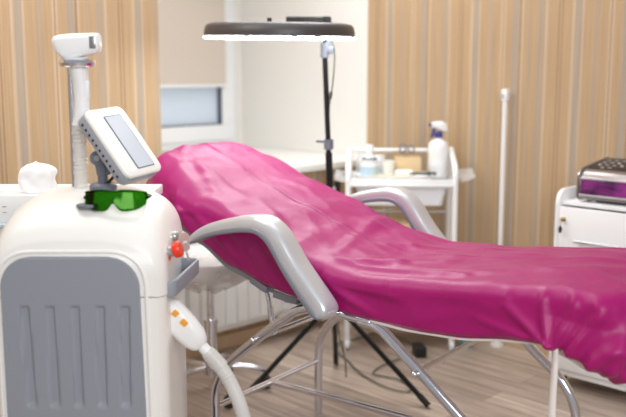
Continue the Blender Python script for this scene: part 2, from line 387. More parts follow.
# ---------------------------------------------------------------- cover
def seg_d(p, a, b):
    ax, ay = a; bx, by = b; dx, dy = bx-ax, by-ay; l2 = dx*dx+dy*dy
    t = ((p[0]-ax)*dx+(p[1]-ay)*dy)/l2; tc_ = max(0, min(1, t))
    return math.hypot(p[0]-ax-dx*tc_, p[1]-ay-dy*tc_), tc_
TOPF = [  # folds on the top: (a, b, amp, width)
    ((-.33, .30), (.30, .30), .007, .010), ((.30, .30), (.52, .22), .004, .012),
    ((.47, .04), (.62, .13), .012, .020), ((.47, .03), (.85, .06), .014, .018), ((.50, .06), (.74, .22), .009, .018), ((.60, .10), (.98, .10), .007, .022),
    ((.42, .10), (.36, .34), .009, .022), ((.36, .34), (.30, .56), .010, .024), ((.30, .40), (.50, .50), .008, .022), ((.46, .30), (.62, .42), .006, .020), ((.40, .46), (.55, .33), .006, .018),
    ((.66, .28), (.95, .34), .004, .022), ((.72, .42), (.84, .50), .005, .020), ((.22, .08), (.05, .16), .008, .024), ((.10, .10), (-.14, .14), .009, .026), ((-.02, .05), (-.22, .16), .010, .024),
    ((-.22, .10), (-.34, .24), .010, .026), ((-.05, .40), (.20, .50), .004, .02), ((.05, .44), (.22, .36), .004, .018), ((.98, .12), (1.18, .22), .006, .03), ((1.05, .30), (1.22, .36), .005, .03), ((.86, .50), (1.10, .46), .004, .03)]
SIDEF = [  # folds on the near side in (u, z)
    ((.46, .72), (.70, .70), .012, .016), ((.48, .70), (.62, .64), .010, .014), ((.44, .74), (.86, .76), .012, .014), ((.70, .75), (1.0, .72), .005, .02), ((.66, .66), (.66, .74), -.003, .008),
    ((1.12, .66), (1.02, .74), .010, .014), ((1.13, .65), (1.10, .77), .012, .013), ((1.12, .65), (1.19, .76), .013, .015), ((1.13, .64), (.96, .68), .007, .014), ((1.18, .60), (1.26, .74), .014, .016), ((1.24, .60), (1.28, .76), .012, .018),
    ((.22, .80), (.34, .72), .008, .012), ((.20, .76), (.30, .66), .008, .014), ((.02, .82), (.12, .74), .008, .014), ((-.10, .92), (.02, .80), .010, .014), ((-.16, .94), (-.08, .84), .012, .014), ((.06, .86), (.16, .78), .006, .012),
    ((-.12, .86), (.06, .88), .010, .012), ((.76, .64), (.92, .70), .004, .02)]
HEMA = [(1.14, .635), (1.23, .643), (1.28, .628), (1.33, .604), (1.37, .586), (1.42, .572), (1.46, .575), (1.52, .604), (1.60, .622), (2.1, .63)]   # hem by arc length near the foot corner
FOOTF = [  # folds round the foot corner: (arc, z) pairs
    ((1.24, .648), (1.13, .73), 0.0155, .012), ((1.25, .645), (1.22, .77), 0.0186, .012), ((1.26, .64), (1.31, .76), 0.0202, .013), ((1.24, .64), (1.06, .68), 0.0109, .012), ((1.29, .62), (1.37, .75), 0.0232, .014),
    ((1.34, .60), (1.44, .74), 0.0217, .014), ((1.38, .585), (1.41, .66), 0.0186, .010), ((1.43, .58), (1.58, .70), 0.0310, .018), ((1.47, .585), (1.66, .66), 0.0279, .016), ((1.40, .66), (1.62, .76), 0.0155, .02), ((1.55, .62), (1.85, .70), 0.0186, .02)]
def ridge(x, y, z): return .5-abs(noise.noise(Vector((x, y, z))))
def cover():
    v0, v1 = -.028, BW+.028; vc = BW/2; hw_ = (v1-v0)/2
    uh, uf = -.43, 1.295; ca = -.12
    out = []     # outline in plan (u,v), anticlockwise from the near side
    n = 260
    rf = .06
    out += [(ca+(uf-rf-ca)*i/n, v0) for i in range(n)]
    out += [(uf-rf+rf*math.sin(a), v0+rf-rf*math.cos(a)) for a in (PI/2*i/20 for i in range(20))]
    out += [(uf, v0+rf+(v1-v0-2*rf)*i/80) for i in range(80)]
    out += [(uf-rf+rf*math.cos(a), v1-rf+rf*math.sin(a)) for a in (PI/2*i/14 for i in range(14))]
    out += [(uf-rf+(ca-uf+rf)*i/110, v1) for i in range(110)]
    out += [(ca-(ca-uh)*math.sin(a), vc+hw_*math.cos(a)) for a in (PI*i/170 for i in range(170))]
    N = len(out)
    arc = [0]
    for i in range(1, N): arc.append(arc[-1]+math.dist(out[i], out[i-1]))
    us0, us1 = -.10, 1.06
    b = bmesh.new(); rings = []
    NS, NT = 40, 56
    for k in range(NS+NT+1):
        ring = []
        for i, (u, v) in enumerate(out):
            nx, ny = out[(i+1) % N][1]-out[i-1][1], -(out[(i+1) % N][0]-out[i-1][0]); l = math.hypot(nx, ny); nx, ny = nx/l, ny/l
            su, sv = min(max(u, us0), us1), vc
            A = arc[i]
            zt = lerp_tab(TOP, u); zh = lerp_tab(HEM, u) if not (1.14 < A < 2.1) else lerp_tab(HEMA, A)
            head = max(0, min(1, (.10-u)/.35))
            r = .038+.045*head
            near = max(0, -ny)                                        # 1 on the near side
            foot = max(0, min(1, (u-1.10)/.06))
            def side_off(t, z):
                off = .004*math.sin(t*PI)*(.4+2*head)
                off += .010*(noise.noise(Vector((A*2.6, z*4, 2.0))))*(1-.3*t)
                off += .010*ridge(A*4.2+z*3.5, z*3.0-A*1.2, 7.0)+.006*ridge(A*9-z*6, z*8+A*3, 3.0)*(.5+foot)
                if near > .5:
                    for a, c, am, w in SIDEF:
                        if a[0] > 1.1 or c[0] > 1.15: continue
                        d, q = seg_d((u, z), a, c)
                        if d < 3*w: off += am*math.exp(-(d/w)**2)*(.35+.65*math.sin(PI*min(1, .15+q*.8)))
                if 1.0 < A < 2.1:
                    for a, c, am, w in FOOTF:
                        d, q = seg_d((A, z), a, c)
                        if d < 3*w: off += am*math.exp(-(d/w)**2)*(1-.6*q)
                return off
            if k < NS:                                                # the hanging side, hem first
                t = k/NS; z = zh+(zt-r-zh)*t
                p = Vector((u, v, z)); off = side_off(t, z)
                if foot > 0:
                    off += foot*(.012*math.sin(PI*min(1, t*1.3))+.008*noise.noise(Vector((A*34, z*10, 5)))*(1-t)**3)
                    p.z += foot*.010*noise.noise(Vector((A*30, 0, 8)))*(1-t)**6
                    off -= foot*.035*max(0, 1-t*6)**1.5
                if head > .3: off += head*.010*math.sin(A*38+z*14+2*noise.noise(Vector((A*6, z*6, 0))))*(1-t)**.7
                off -= .016*max(0, 1-t*7)*(1-foot)
                p += Vector((nx, ny, 0))*off
            else:
                t = (k-NS)/NT
                tt = t*.999
                D = math.hypot(u-su, v-sv)
                d = D*(tt**1.5 if tt < .5 else .3536+(tt-.5)*1.2929)
                f = d/D
                pu, pv = u+(su-u)*f, v+(sv-v)*f
                drop = r-math.sqrt(max(0, r*r-(max(0, r-d))**2))
                z = lerp_tab(TOP, pu)-drop+.012*math.sin(PI/2*min(1, d/.28))
                o_ = .007*noise.noise(Vector((pu*3.6, pv*4.4, 1.3)))+.012*(ridge(pu*4.5+pv*4, pv*5-pu*3, 4.2)-.3)+.006*(ridge(pu*10-pv*6, pv*11+pu*4, 9.2)-.3)*(.4+.6*head+.5*max(0, 1-abs(pu-.5)/.25))
                for a, c, am, w in TOPF:
                    dd, q = seg_d((pu, pv), a, c)
                    if dd < 3*w: o_ += am*math.exp(-(dd/w)**2)*math.sin(PI*min(1, .12+q*.8))**.7
                edge = min(1, d/.06); edge = edge*edge*(3-2*edge)
                p = Vector((pu, pv, z+o_*edge))
                if edge < 1: p += Vector((nx, ny, 0))*side_off(1, zt-r)*(1-edge)
            ring.append(p)
        rings.append(ring)
    R = [[b.verts.new(p) for p in r] for r in rings]
    for i in range(len(R)-1):
        for k in range(N):
            j = (k+1) % N; b.faces.new((R[i][k], R[i][j], R[i+1][j], R[i+1][k]))
    bmesh.ops.remove_doubles(b, verts=b.verts, dist=.0004)
    me = bpy.data.meshes.new('bed_cover'); bmesh.ops.recalc_face_normals(b, faces=b.faces); b.to_mesh(me); b.free(); me.materials.append(M['magenta'])
    for p in me.polygons: p.use_smooth = True
    o = bpy.data.objects.new('bed_cover', me); C.objects.link(o); o.location = BO; o.rotation_euler = (0, 0, BA)
    s = o.modifiers.new('smooth', 'SMOOTH'); s.factor = .3; s.iterations = 1
    return tag(o, 'creased magenta satin fitted cover stretched over the bed', 'bed cover')
cv = cover()
b = bmesh.new(); prev = None
for i in range(15):
    z = .655-i*.026; x = 1.145+.002*math.sin(i*.7); y = -.040-.003*math.sin(i*.5)
    a, c = b.verts.new((x-.0085, y, z)), b.verts.new((x+.0085, y-.004*math.cos(i*.4), z))
    if prev: b.faces.new((prev[0], prev[1], c, a))
    prev = (a, c)
st = link('tie_strap', b, M['ribbon'], cv); tag(st, 'off-white tie strap')
so = st.modifiers.new('thick', 'SOLIDIFY'); so.thickness = .0015

# ================================================================ LASER MACHINE
MX, MY = -.56, 2.0
mach = thing('laser_machine', 'cream upright laser hair removal machine with grey ribbed front panel', 'laser machine', V(MX, MY), VIEW)
def msec(y):
    """half width, top z, roundness for a section y behind the front face"""
    T = [(0, .906), (.012, .932), (.03, .955), (.07, .985), (.14, 1.006), (.24, 1.012), (.34, .995), (.40, .965), (.42, .93)]
    Wd = [(0, .196), (.012, .206), (.03, .212), (.30, .208), (.40, .198), (.42, .186)]
    return lerp_tab(Wd, y), lerp_tab(T, y)
def mring(y, zlo, zhi=None):
    w, top = msec(y)
    pts = []
    sh = min(.17, top-zlo-.012)    # shoulder height
    n = 40
    for k in range(n+1):
        a = PI*k/n; ca, sa = math.cos(a), math.sin(a)
        ex = 2/3.0
        x = w*math.copysign(abs(ca)**ex, ca); z = top-sh+sh*abs(sa)**ex
        pts.append((x, z))
    z1 = top-sh
    right = [(w, zlo+(z1-zlo)*i/6) for i in range(6)]; left = [(-w, z1-(z1-zlo)*(i+1)/6) for i in range(6)]
    return right+pts+left
ys = [0, .004, .012, .03, .05, .07, .10, .14, .19, .24, .29, .34, .38, .40, .412, .42]
up = []
for y in ys:
    up.append([(x, y, z) for x, z in mring(y, .7745)])
link('upper_housing', loft(up), M['cream'], mach)
lo = []
for y in ys:
    w, top = msec(y); w -= .002
    lo.append([(w, y, .10), (w, y, .772), (-w, y, .772), (-w, y, .10)])
link('lower_housing', loft(lo), M['cream'], mach)
link('base_plate', box((0, .21, .085), (.40, .40, .035), .012), M['greyd'], mach)
for sx in (-1, 1):
    for sy in (.07, .35):
        c = link('caster', merge(rod((sx*.15-.012, sy, .034), (sx*.15+.012, sy, .034), .034, 20), box((sx*.15, sy, .06), (.045, .04, .03), .006)), M['black'], mach)
# grey ribbed panel with five grooves
def panel():
    z0, z1, rt = .16, .872, .075
    b = bmesh.new(); nz, nx = 190, 90; rows = []
    for i in range(nz+1):
        z = z0+(z1-z0)*i/nz
        xl, xr = -.178, .150+.008*(z1-z)/.4
        d = max(0, rt-(z1-z)); inset = rt-math.sqrt(max(0, rt*rt-d*d)); xl += inset; xr -= inset
        row = []
        for k in range(nx+1):
            x = xl+(xr-xl)*k/nx
            y = -.0085
            ed = min(k, nx-k)/nx
            if min(x-xl, xr-x, z1-z) < .002: y = .0
            for g in range(5):
                gx = -.122+.0595*g+.02*(z-.75)*(-.4+.15*g)*0+(.755-z)*(.03-.012*g)
                gw = .0125; dx = abs(x-gx)
                if .497 < z < .757:
                    f = max(0, min(1, (gw-dx)/.004)); f *= max(0, min(1, (z-.500)/.016))*max(0, min(1, (.754-z)/.004)); y += .0065*f
            row.append(b.verts.new((x, y, z)))
        rows.append(row)
    for i in range(nz):
        for k in range(nx): b.faces.new((rows[i][k], rows[i][k+1], rows[i+1][k+1], rows[i+1][k]))
    return b
fp = link('front_panel', panel(), M['grey'], mach)
# raised surround following the panel's edge
path = fillet([(-.187, -.001, .14), (-.187, -.001, .884), (.165, -.001, .884), (.175, -.001, .14)], .09, 10)
link('panel_surround', tube(path, .0045, 8), M['cream'], mach)
# grey tray handle on the side
b = bmesh.new()
hpath = fillet([(.190, .03, .785), (.226, .034, .785), (.254, .27, .790), (.19, .285, .790)], .014, 5)
rings = []
for p, t, u, w in frames(hpath, Vector((0, 0, 1))): rings.append([p+w*a+u*c for a, c in rrect(.009, .040, .004, 3)])
hd = link('side_handle', loft(rings), M['grey'], mach)
link('handle_floor', prism([(.19, .035), (.212, .038), (.244, .266), (.19, .28)], .768, .774, 0, 'xy'), M['greyd'], hd, False)
# emergency stop and key switch on the right shoulder
def on_axis(bm, pos, nrm): return xf(bm, Matrix.Translation(pos) @ Vector((0, 0, 1)).rotation_difference(Vector(nrm)).to_matrix().to_4x4())
nb = (.95, -.16, .26)
es = link('emergency_button', on_axis(lathe([(0, .0), (.020, 0), (.020, .004), (.012, .006), (.012, .018), (.020, .024), (.021, .034), (.017, .040), (0, .041)], 24), (.203, .07, .868), nb), [M['red']], mach)
link('button_plate', on_axis(lathe([(0, -.012), (.024, -.012), (.024, .003), (.021, .004), (0, .004)], 24), (.203, .07, .868), nb), M['orange'], es)
link('button_collar', on_axis(lathe([(0, .0), (.0135, 0), (.0135, .020), (0, .020)], 20), (.203, .07, .868), nb), M['steel'], es)
ks = link('key_switch', on_axis(lathe([(0, -.02), (.013, -.02), (.013, .012), (.010, .016), (0, .016)], 24), (.204, .15, .890), (.93, -.2, .3)), M['steel'], mach)
link('switch_plate', on_axis(lathe([(0, -.02), (.019, -.02), (.019, .003), (0, .003)], 24), (.204, .15, .890), (.93, -.2, .3)), M['orange'], ks)
# display on its hinge
dp = (.030, .18, .0)
hin = link('display_hinge', merge(lathe([(0, .985), (.034, .985), (.034, 1.018), (.028, 1.024), (.0, 1.024)], 24, (dp[0], dp[1], 0)), rod((dp[0], dp[1], 1.01), (dp[0], dp[1], 1.062), .013), box((dp[0]+.004, dp[1], 1.056), (.036, .026, .022), .004),
        box((dp[0]-.004, dp[1]-.012, 1.074), (.024, .007, .062), .003, 2, Matrix.Rotation(-.15, 4, 'Y')), box((dp[0]-.004, dp[1]+.012, 1.074), (.024, .007, .062), .003, 2, Matrix.Rotation(-.15, 4, 'Y')), rod((dp[0]-.008, dp[1]-.022, 1.088), (dp[0]-.008, dp[1]+.022, 1.088), .018, 20)), M['greyd'], mach)
link('hinge_screw', rod((dp[0]-.008, dp[1]-.0255, 1.088), (dp[0]-.008, dp[1]-.021, 1.088), .0075, 12), M['steel'], hin)
link('hinge_cable', tube(catmull([(dp[0]+.03, dp[1]+.0, 1.10), (dp[0]+.042, dp[1]-.01, 1.075), (dp[0]+.036, dp[1]-.01, 1.05), (dp[0]+.015, dp[1]-.012, 1.025), (dp[0]+.0, dp[1]-.02, 1.02)], 6), .004, 8), M['black'], hin)
LL = Vector((.113, -.048, -.155)).normalized(); S0 = Vector((.062, .122, .010)); nn = S0.cross(LL).normalized(); nn = nn if nn.z > 0 else -nn; SS = LL.cross(nn).normalized()
if SS.y < 0: SS = -SS
T4 = Matrix((( LL.x, SS.x, nn.x, 0), (LL.y, SS.y, nn.y, 0), (LL.z, SS.z, nn.z, 0), (0, 0, 0, 1)))
T4.translation = Vector((.092, .165, 1.132))-Vector((0, 0, 0))
if T4.to_3x3().determinant() < 0:
    SS = -SS
def dbox(cx, cy, z0, z1, w, h, r, bev=.006): return xf(prism(rrect(w, h, r, 6, cx, cy), z0, z1, bev, 'xy'), T4)
dsp = link('display', dbox(0, 0, -.013, 0, .204, .142, .022, .006), M['cream'], mach)
link('display_back', dbox(0, 0, -.040, -.013, .202, .140, .021, .003), M['greyl'], dsp)
link('screen_bezel', dbox(.004, .012, -.004, .0006, .160, .066, .004, 0), M['bezel'], dsp)
link('screen_glass', dbox(.004, .013, -.004, .0012, .155, .060, .003, 0), M['tabletglass'], dsp)
SY = 1 if SS.y > 0 else -1
for i in range(11):
    q = xf(box((-.078+.0156*i, -.0695*1, -.028), (.006, .002, .007), .0005), T4); link('vent_slot', q, M['black'], dsp)
# holder pole with its ring
hp = link('holder_pole', tube([(-.050, .215, .97), (-.050, .215, 1.325)], .0085, 14), M['chrome'], mach)
link('holder_ring', merge(tube([Vector((-.028+.036*math.cos(a), .20+.036*math.sin(a), 1.322)) for a in (PI*(.78+1.5*k/30) for k in range(31))], .010, 8)), M['chrome'], hp)

# ---------------------------------------------------------------- hand piece in the ring
hnd = thing('laser_handpiece', 'white laser handpiece resting upright in the chrome ring on the machine', 'handpiece', V(MX-.026, MY+.20, 1.194), VIEW)
# head: wedge nose, loft along x
rings = []
for x, zc, h, w in ((-.062, .168, .024, .022), (-.060, .168, .038, .036), (-.054, .167, .054, .044), (-.04, .166, .063, .050), (-.01, .169, .062, .052), (.02, .173, .056, .050), (.045, .176, .051, .048), (.053, .177, .048, .046), (.056, .177, .040, .040)):
    rings.append([(x+(.35*(.5*h-c)*max(0, -x)/.06), a, zc+c) for a, c in rrect(w, h, min(w, h)*.3, 5)])
hh = link('head', loft(rings), M['white'], hnd)
link('tip_window', box((.044, -.0245, .178), (.016, .006, .030), .002), M['steel'], hh)
link('grip', tube(catmull([(-.002, 0, .140), (0, 0, .115), (.004, 0, .08), (.006, 0, .03), (.002, 0, -.02), (-.004, 0, -.04)], 6), lambda s: .026-.007*math.sin(PI*min(1, s*1.05))+.002*math.sin(s*PI*2) if s < .9 else .021-.06*(s-.9), 18), M['white'], hnd)
link('trigger', box((.022, -.006, .062), (.010, .014, .05), .005), M['pale'], hnd)
tb = bmesh.new()
link('hose', tube([Vector((-.004+.001*math.sin(i), .0, -.02-.0052*i)) for i in range(35)], lambda s: .0175+.0014*math.sin(s*35*PI*.9), 16), M['clear'], hnd)

# ---------------------------------------------------------------- plug and hose on the machine's side
pl = thing('hose_connector', 'white plug with orange marking and ribbed hose on the machine side', 'connector hose', V(MX+.188, MY+.11, .705), VIEW)
P0, P1 = Vector((.012, 0, .006)), Vector((.092, -.004, -.084)); dr = (P1-P0).normalized()
rings = []
for f, w, h in ((-.16, .030, .044), (-.12, .044, .056), (.0, .054, .064), (.5, .056, .064), (.80, .054, .056), (.94, .044, .044), (1.0, .032, .032)):
    c = P0+(P1-P0)*f; u = Vector((dr.z, 0, -dr.x)).normalized(); wv = dr.cross(u)
    rings.append([c+u*a+wv*d for a, d in rrect(h*1.1, w, w*.38, 5)])
pb = link('plug_body', loft(rings), M['white'], pl)
u = Vector((-dr.z, 0, dr.x)).normalized()
for f, s, mm in ((.10, .015, 'orange'), (.36, .018, 'orange')):
    c = P0+(P1-P0)*f+Vector((.002, -.0285, 0))+u*.014
    q = box((0, 0, 0), (s, .004, .016), .002); xf(q, Matrix.Translation(c) @ Matrix.Rotation(.77, 4, 'Y')); link('marking', q, M[mm], pb)
link('plug_neck', tube([P1-dr*.01, P1+dr*.035], .0145, 18), M['white'], pl)
hpts = catmull([P1+dr*.02, P1+dr*.06, (.164, -.01, -.180), (.194, -.02, -.255), (.208, -.02, -.35), (.19, .0, -.48), (.18, .05, -.60), (.17, .16, -.672), (.16, .30, -.685)], 14)
link('ribbed_hose', tube(hpts, lambda s: .0180+.0009*math.sin(s*330), 16), M['hose'], pl)
link('hose_cuff', tube([P1+dr*.028, P1+dr*.075], .0198, 18), M['clear'], pl)

# ---------------------------------------------------------------- keys in the switch
kr = thing('key_ring', 'two small metal keys hanging from the lock on the machine shoulder', 'keys', V(MX+.226, MY+.135, .897), VIEW)
def key(dx, ang):
    b = merge(lathe([(0, 0), (.0105, 0), (.0115, .001), (.0105, .002), (0, .002)], 20), box((0, -.022, .001), (.006, .026, .0018), .0004), box((.003, -.03, .001), (.004, .006, .0018), .0004))
    return xf(b, Matrix.Translation((dx, -.004, -.002)) @ Matrix.Rotation(ang, 4, 'Y') @ Matrix.Rotation(PI/2, 4, 'X') )
link('key', merge(on_axis(lathe([(0, 0), (.004, 0), (.004, .02), (0, .02)], 10), (-.016, .004, .002), (.9, -.3, .3)), key(.014, .1)), M['keymetal'], kr)
link('key', xf(key(.0, .0), Matrix.Translation((.016, -.003, -.026)) @ Matrix.Rotation(-.2, 4, 'Y')), M['keymetal'], kr)
link('split_ring', tube([Vector((.015+.010*math.cos(a), -.005, -.014+.010*math.sin(a))) for a in (2*PI*k/24 for k in range(25))], .0012, 6), M['keymetal'], kr)

# ---------------------------------------------------------------- goggles on top
gg = thing('safety_goggles', 'green tinted laser safety goggles lying on top of the cream machine', 'goggles', V(-.473, 2.06, .976), VIEW)
def goggles():
    b = bmesh.new(); rows = []
    n = 48
    for j in range(9):
        row = []
        for i in range(n+1):
            s = i/n*2-1; x = s*.074; bow = .030*(1-abs(s)**2.4)
            notch = .017*math.exp(-(s/.16)**2)
            z0 = -.002+notch+.013*abs(s)**5; z1 = .041-.008*abs(s)**3-.003*math.exp(-(s/.2)**2)
            z = (z0+(z1-z0)*j/8)*1.15
            row.append(b.verts.new((x, -bow+.010*(j/8), z)))
        rows.append(row)
    for j in range(8):
        for i in range(n): b.faces.new((rows[j][i], rows[j][i+1], rows[j+1][i+1], rows[j+1][i]))
    return b
o = link('lens', goggles(), M['goggle'], gg); so = o.modifiers.new('thick', 'SOLIDIFY'); so.thickness = .0022
def rim(z_of):
    pts = []
    for i in range(41):
        s = i/40*2-1; pts.append(Vector((s*.074, -.030*(1-abs(s)**2.4)+z_of(s)[1], z_of(s)[0])))
    return tube(pts, .0020, 6)
link('upper_rim', rim(lambda s: (.0475-.0092*abs(s)**3-.003*math.exp(-(s/.2)**2), .010)), M['goggle'], gg)
for sx in (-1, 1):
    link('temple', tube(catmull([(sx*.074, .008, .026), (sx*.076, .04, .026), (sx*.066, .085, .020), (sx*.050, .105, .022)], 6), lambda s: .0045-.001*s, 8), M['goggle'] if sx > 0 else M['green_dark'], gg)
tag(link('foot_plate', xf(prism(rrect(.05, .05, .022, 6, -.045, .02), -.004, .003, .001, 'xy'), Matrix.Identity(4)), M['greyd'], hin, loc=(.064, .04, .9845)), 'grey swivel plate')

# ================================================================ BEHIND THE MACHINE
cs = thing('console_table', 'narrow white console standing against the striped wall behind the machine', 'console', V(-.762, 2.70), VIEW)
link('table_top', box((-.03, 0, .930), (.62, .14, .030), .004), M['whitemat'], cs)
link('front_panel', box((.01, -.03, .4575), (.52, .02, .915), .003), M['whitemat'], cs)
for sx in (-.245, .265): link('side_panel', box((sx, .02, .4575), (.02, .08, .915), .002), M['whitemat'], cs)
stb = thing('side_table', 'small low glass-topped table beside the console carrying a tissue box', 'side table', V(-.913, 2.535), VIEW)
link('table_top', box((0, 0, .861), (.44, .15, .012), .003), M['glassgrey'], stb)
for sx in (-.20, .20):
    for sy in (-.055, .055): link('leg', rod((sx, sy, 0), (sx, sy, .857), .011), M['whitemat'], stb)
tbx = thing('tissue_box', 'white cardboard tissue box behind the machine', 'tissue box', V(-.818, 2.545, .867), VIEW+.03); tbx.scale = (.922, .922, .922)
link('carton', box((0, 0, .044), (.225, .12, .088), .003), M['white'], tbx)
link('printed_mark', merge(box((-.083, -.0605, .052), (.012, .001, .003), 0), box((-.083, -.0605, .034), (.012, .001, .002), 0)), M['greyl'], tbx)
def tissue():
    b = bmesh.new(); rings = []
    n = 60
    for j in range(15):
        t = j/14; ring = []
        for k in range(n):
            a = 2*PI*k/n; prof = .050+.006*math.sin(PI*t) if t < .55 else .0555*math.sqrt(max(0, 1-((t-.55)/.45)**2))+.001
            fold = 1+.14*abs(math.sin(a*3.5+t*2))*(.4+.6*t)+.2*noise.noise(Vector((math.cos(a)*2, math.sin(a)*2, t*3)))
            ring.append(b.verts.new((prof*fold*math.cos(a), prof*fold*math.sin(a)*.45, .086*t+.01*noise.noise(Vector((a, t, 3)))*t)))
        rings.append(ring)
    for j in range(14):
        for k in range(n): b.faces.new((rings[j][k], rings[j][(k+1) % n], rings[j+1][(k+1) % n], rings[j+1][k]))
    b.faces.new(rings[-1]); return b
ts = link('paper_tissue', tissue(), M['tissue'], None, True, V(-.812, 2.545, .949), (0, 0, VIEW)); ts.scale = (.92, .92, 1.02); tag(ts, 'crumpled white tissue standing out of the tissue box', 'tissue')
bt = link('white_bottle', lathe([(0, 0), (.028, 0), (.03, .004), (.03, .07), (.022, .09), (.012, .10), (.012, .125), (0, .126)], 24), M['white'], None, True, V(-.958, 2.54, .867)); bt.scale = (.92, .92, .92); tag(bt, 'plain white bottle beside the tissue box at the photo edge', 'bottle')

# ================================================================ STOOL
sl = thing('stool', 'round swivel stool wrapped in clear plastic with chrome five-star base', 'stool', V(-.42, 3.45))
link('seat', lathe([(0, .49), (.17, .49), (.19, .50), (.202, .53), (.198, .562), (.175, .576), (.10, .580), (0, .581)], 48), M['seat'], sl)
b = lathe([(.06, .43), (.13, .465), (.196, .488), (.209, .53), (.204, .566), (.178, .582), (.10, .586), (0, .587)], 60)
for v in b.verts:
    a = math.atan2(v.co.y, v.co.x); r = math.hypot(v.co.x, v.co.y)
    if v.co.z < .56 and r > .02:
        k = 1+.035*math.sin(a*9+v.co.z*30)+.02*math.sin(a*17); v.co.x *= k; v.co.y *= k; v.co.z += .012*math.sin(a*5)*(1 if v.co.z < .5 else .2)
tag(link('plastic_wrap', b, M['wrap'], sl), 'clear wrinkled plastic wrap')
link('gas_lift', merge(rod((0, 0, .28), (0, 0, .49), .014, 18), lathe([(0, .475), (.05, .475), (.06, .487), (0, .489)], 24)), M['chrome'], sl)
link('column', merge(rod((0, 0, .075), (0, 0, .29), .026, 20), rod((0, 0, .285), (0, 0, .30), .029, 20)), M['chrome'], sl)
lg = rod((0, 0, .07), (0, 0, .11), .036, 20); link('hub', lg, M['chrome'], sl)
for k in range(5):
    a = .42+2*PI*k/5-VIEW; c, s = math.cos(a), math.sin(a)
    l = link('leg', tube(catmull([(.02*c, .02*s, .094), (.10*c, .10*s, .098), (.18*c, .18*s, .088), (.225*c, .225*s, .070)], 5), lambda q: .014-.004*q, 10), M['chrome'], sl)
    link('caster', merge(xf(rod((-.011, 0, 0), (.011, 0, 0), .026, 20), Matrix.Translation((.225*c, .225*s, .026)) @ Matrix.Rotation(a+.6, 4, 'Z')), rod((.225*c, .225*s, .04), (.225*c, .225*s, .072), .007)), M['black'], l)

# ================================================================ LAMP
lc = V(.085, 3.50); lt = V(.045, 3.45)
lp = thing('floor_lamp', 'black tripod floor lamp with wide glowing LED head over the bed', 'lamp', (lc.x, lc.y, 0), VIEW)
tx, ty = -.040, -.05
link('pole', merge(tube([(0, 0, .30), (tx*.55, ty*.55, .98)], .014, 16), tube([(tx*.55, ty*.55, .97), (tx, ty, 1.39)], .0105, 16)), M['blackm'], lp)
link('collar', merge(rod((tx*.55, ty*.55, .995), (tx*.57, ty*.57, 1.035), .019, 18), rod((tx*.56, ty*.56, 1.025), (tx*.56-.05, ty*.56-.012, 1.028), .0055, 8)), M['greyd'], lp)
link('swivel_clamp', merge(rod((tx, ty, 1.355), (tx, ty, 1.412), .016, 16), box((tx+.02, ty, 1.385), (.028, .026, .03), .005), rod((tx+.012, ty, 1.40), (tx+.03, ty, 1.43), .008, 10)), M['greyd'], lp)
link('lamp_cable', tube(catmull([(tx+.03, ty+.0, 1.425), (tx+.04, ty+.01, 1.36), (tx+.032, ty+.01, 1.25), (tx+.022, ty+.01, 1.19), (tx+.02, ty+.012, 1.08), (tx*.4+.016, ty*.4+.014, .6), (.02, .02, .25), (.05, .06, .10), (.058, .08, .004)], 8), lambda s: .0028+(.004 if .30 < s < .36 else 0), 8), M['cable'], lp)
link('leg_collar', rod((0, 0, .28), (0, 0, .37), .021, 16), M['black'], lp)
for ex, ey in ((.365, -.255), (-.335, -.075), (.018, .265)):
    a = Vector((ex, ey, .012)); t0 = a.normalized()*.02+Vector((0, 0, .345))
    l = link('leg', rod(t0, a, .0105, 12), M['blackm'], lp)
    link('foot_cap', rod(a+(t0-a).normalized()*.05, a-(t0-a).normalized()*.004, .0125, 12), M['black'], l)
# head: ring shell, LED diffuser under
hx, hy, hz = -.040-.175, -.05, 1.452
tilt = Matrix.Translation((hx, hy, hz)) @ Matrix.Scale(.97, 4) @ Matrix.Rotation(.008, 4, 'Y') @ Matrix.Rotation(.030, 4, 'X')
def ring(prof, seg=72):
    b = bmesh.new(); R = [[b.verts.new((r*math.cos(2*PI*k/seg), r*math.sin(2*PI*k/seg), z)) for k in range(seg)] for r, z in prof]
    n = len(R)
    for i in range(n):
        for k in range(seg):
            j = (k+1) % seg; b.faces.new((R[i][k], R[i][j], R[(i+1) % n][j], R[(i+1) % n][k]))
    return b
sh = link('lamp_head', xf(ring([(.302, -.016), (.302, .0), (.298, .020), (.289, .030), (.268, .036), (.225, .036), (.208, .030), (.200, .016), (.200, -.016)]), tilt), M['lampshell'], lp)
link('led_diffuser', xf(ring([(.303, -.017), (.304, -.020), (.303, -.024), (.296, -.026), (.204, -.026), (.198, -.024), (.198, -.017)]), tilt), M['led'], sh)
for a in (-1.95, -1.35, -1.05, -.35): link('clip', xf(box((.303*math.cos(a), .303*math.sin(a), -.014), (.022, .012, .012), .002, 2), tilt), M['lampshell'], sh)
link('control_box', xf(merge(box((.115, .18, .051), (.19, .06, .034), .004), box((.19, .18, .051), (.028, .066, .038), .003)), tilt), M['black'], sh)
link('knob', xf(lathe([(0, .024), (.009, .024), (.009, .048), (.007, .051), (0, .051)], 16, (-.03, -.22, 0)), tilt), M['black'], sh)
link('head_arm', merge(tube(catmull([(tx, ty, 1.41), (tx+.005, ty+.01, 1.43), (tx+.015, ty+.03, 1.448), (hx+.235, hy+.06, 1.47)], 5), .007, 10)), M['black'], lp)

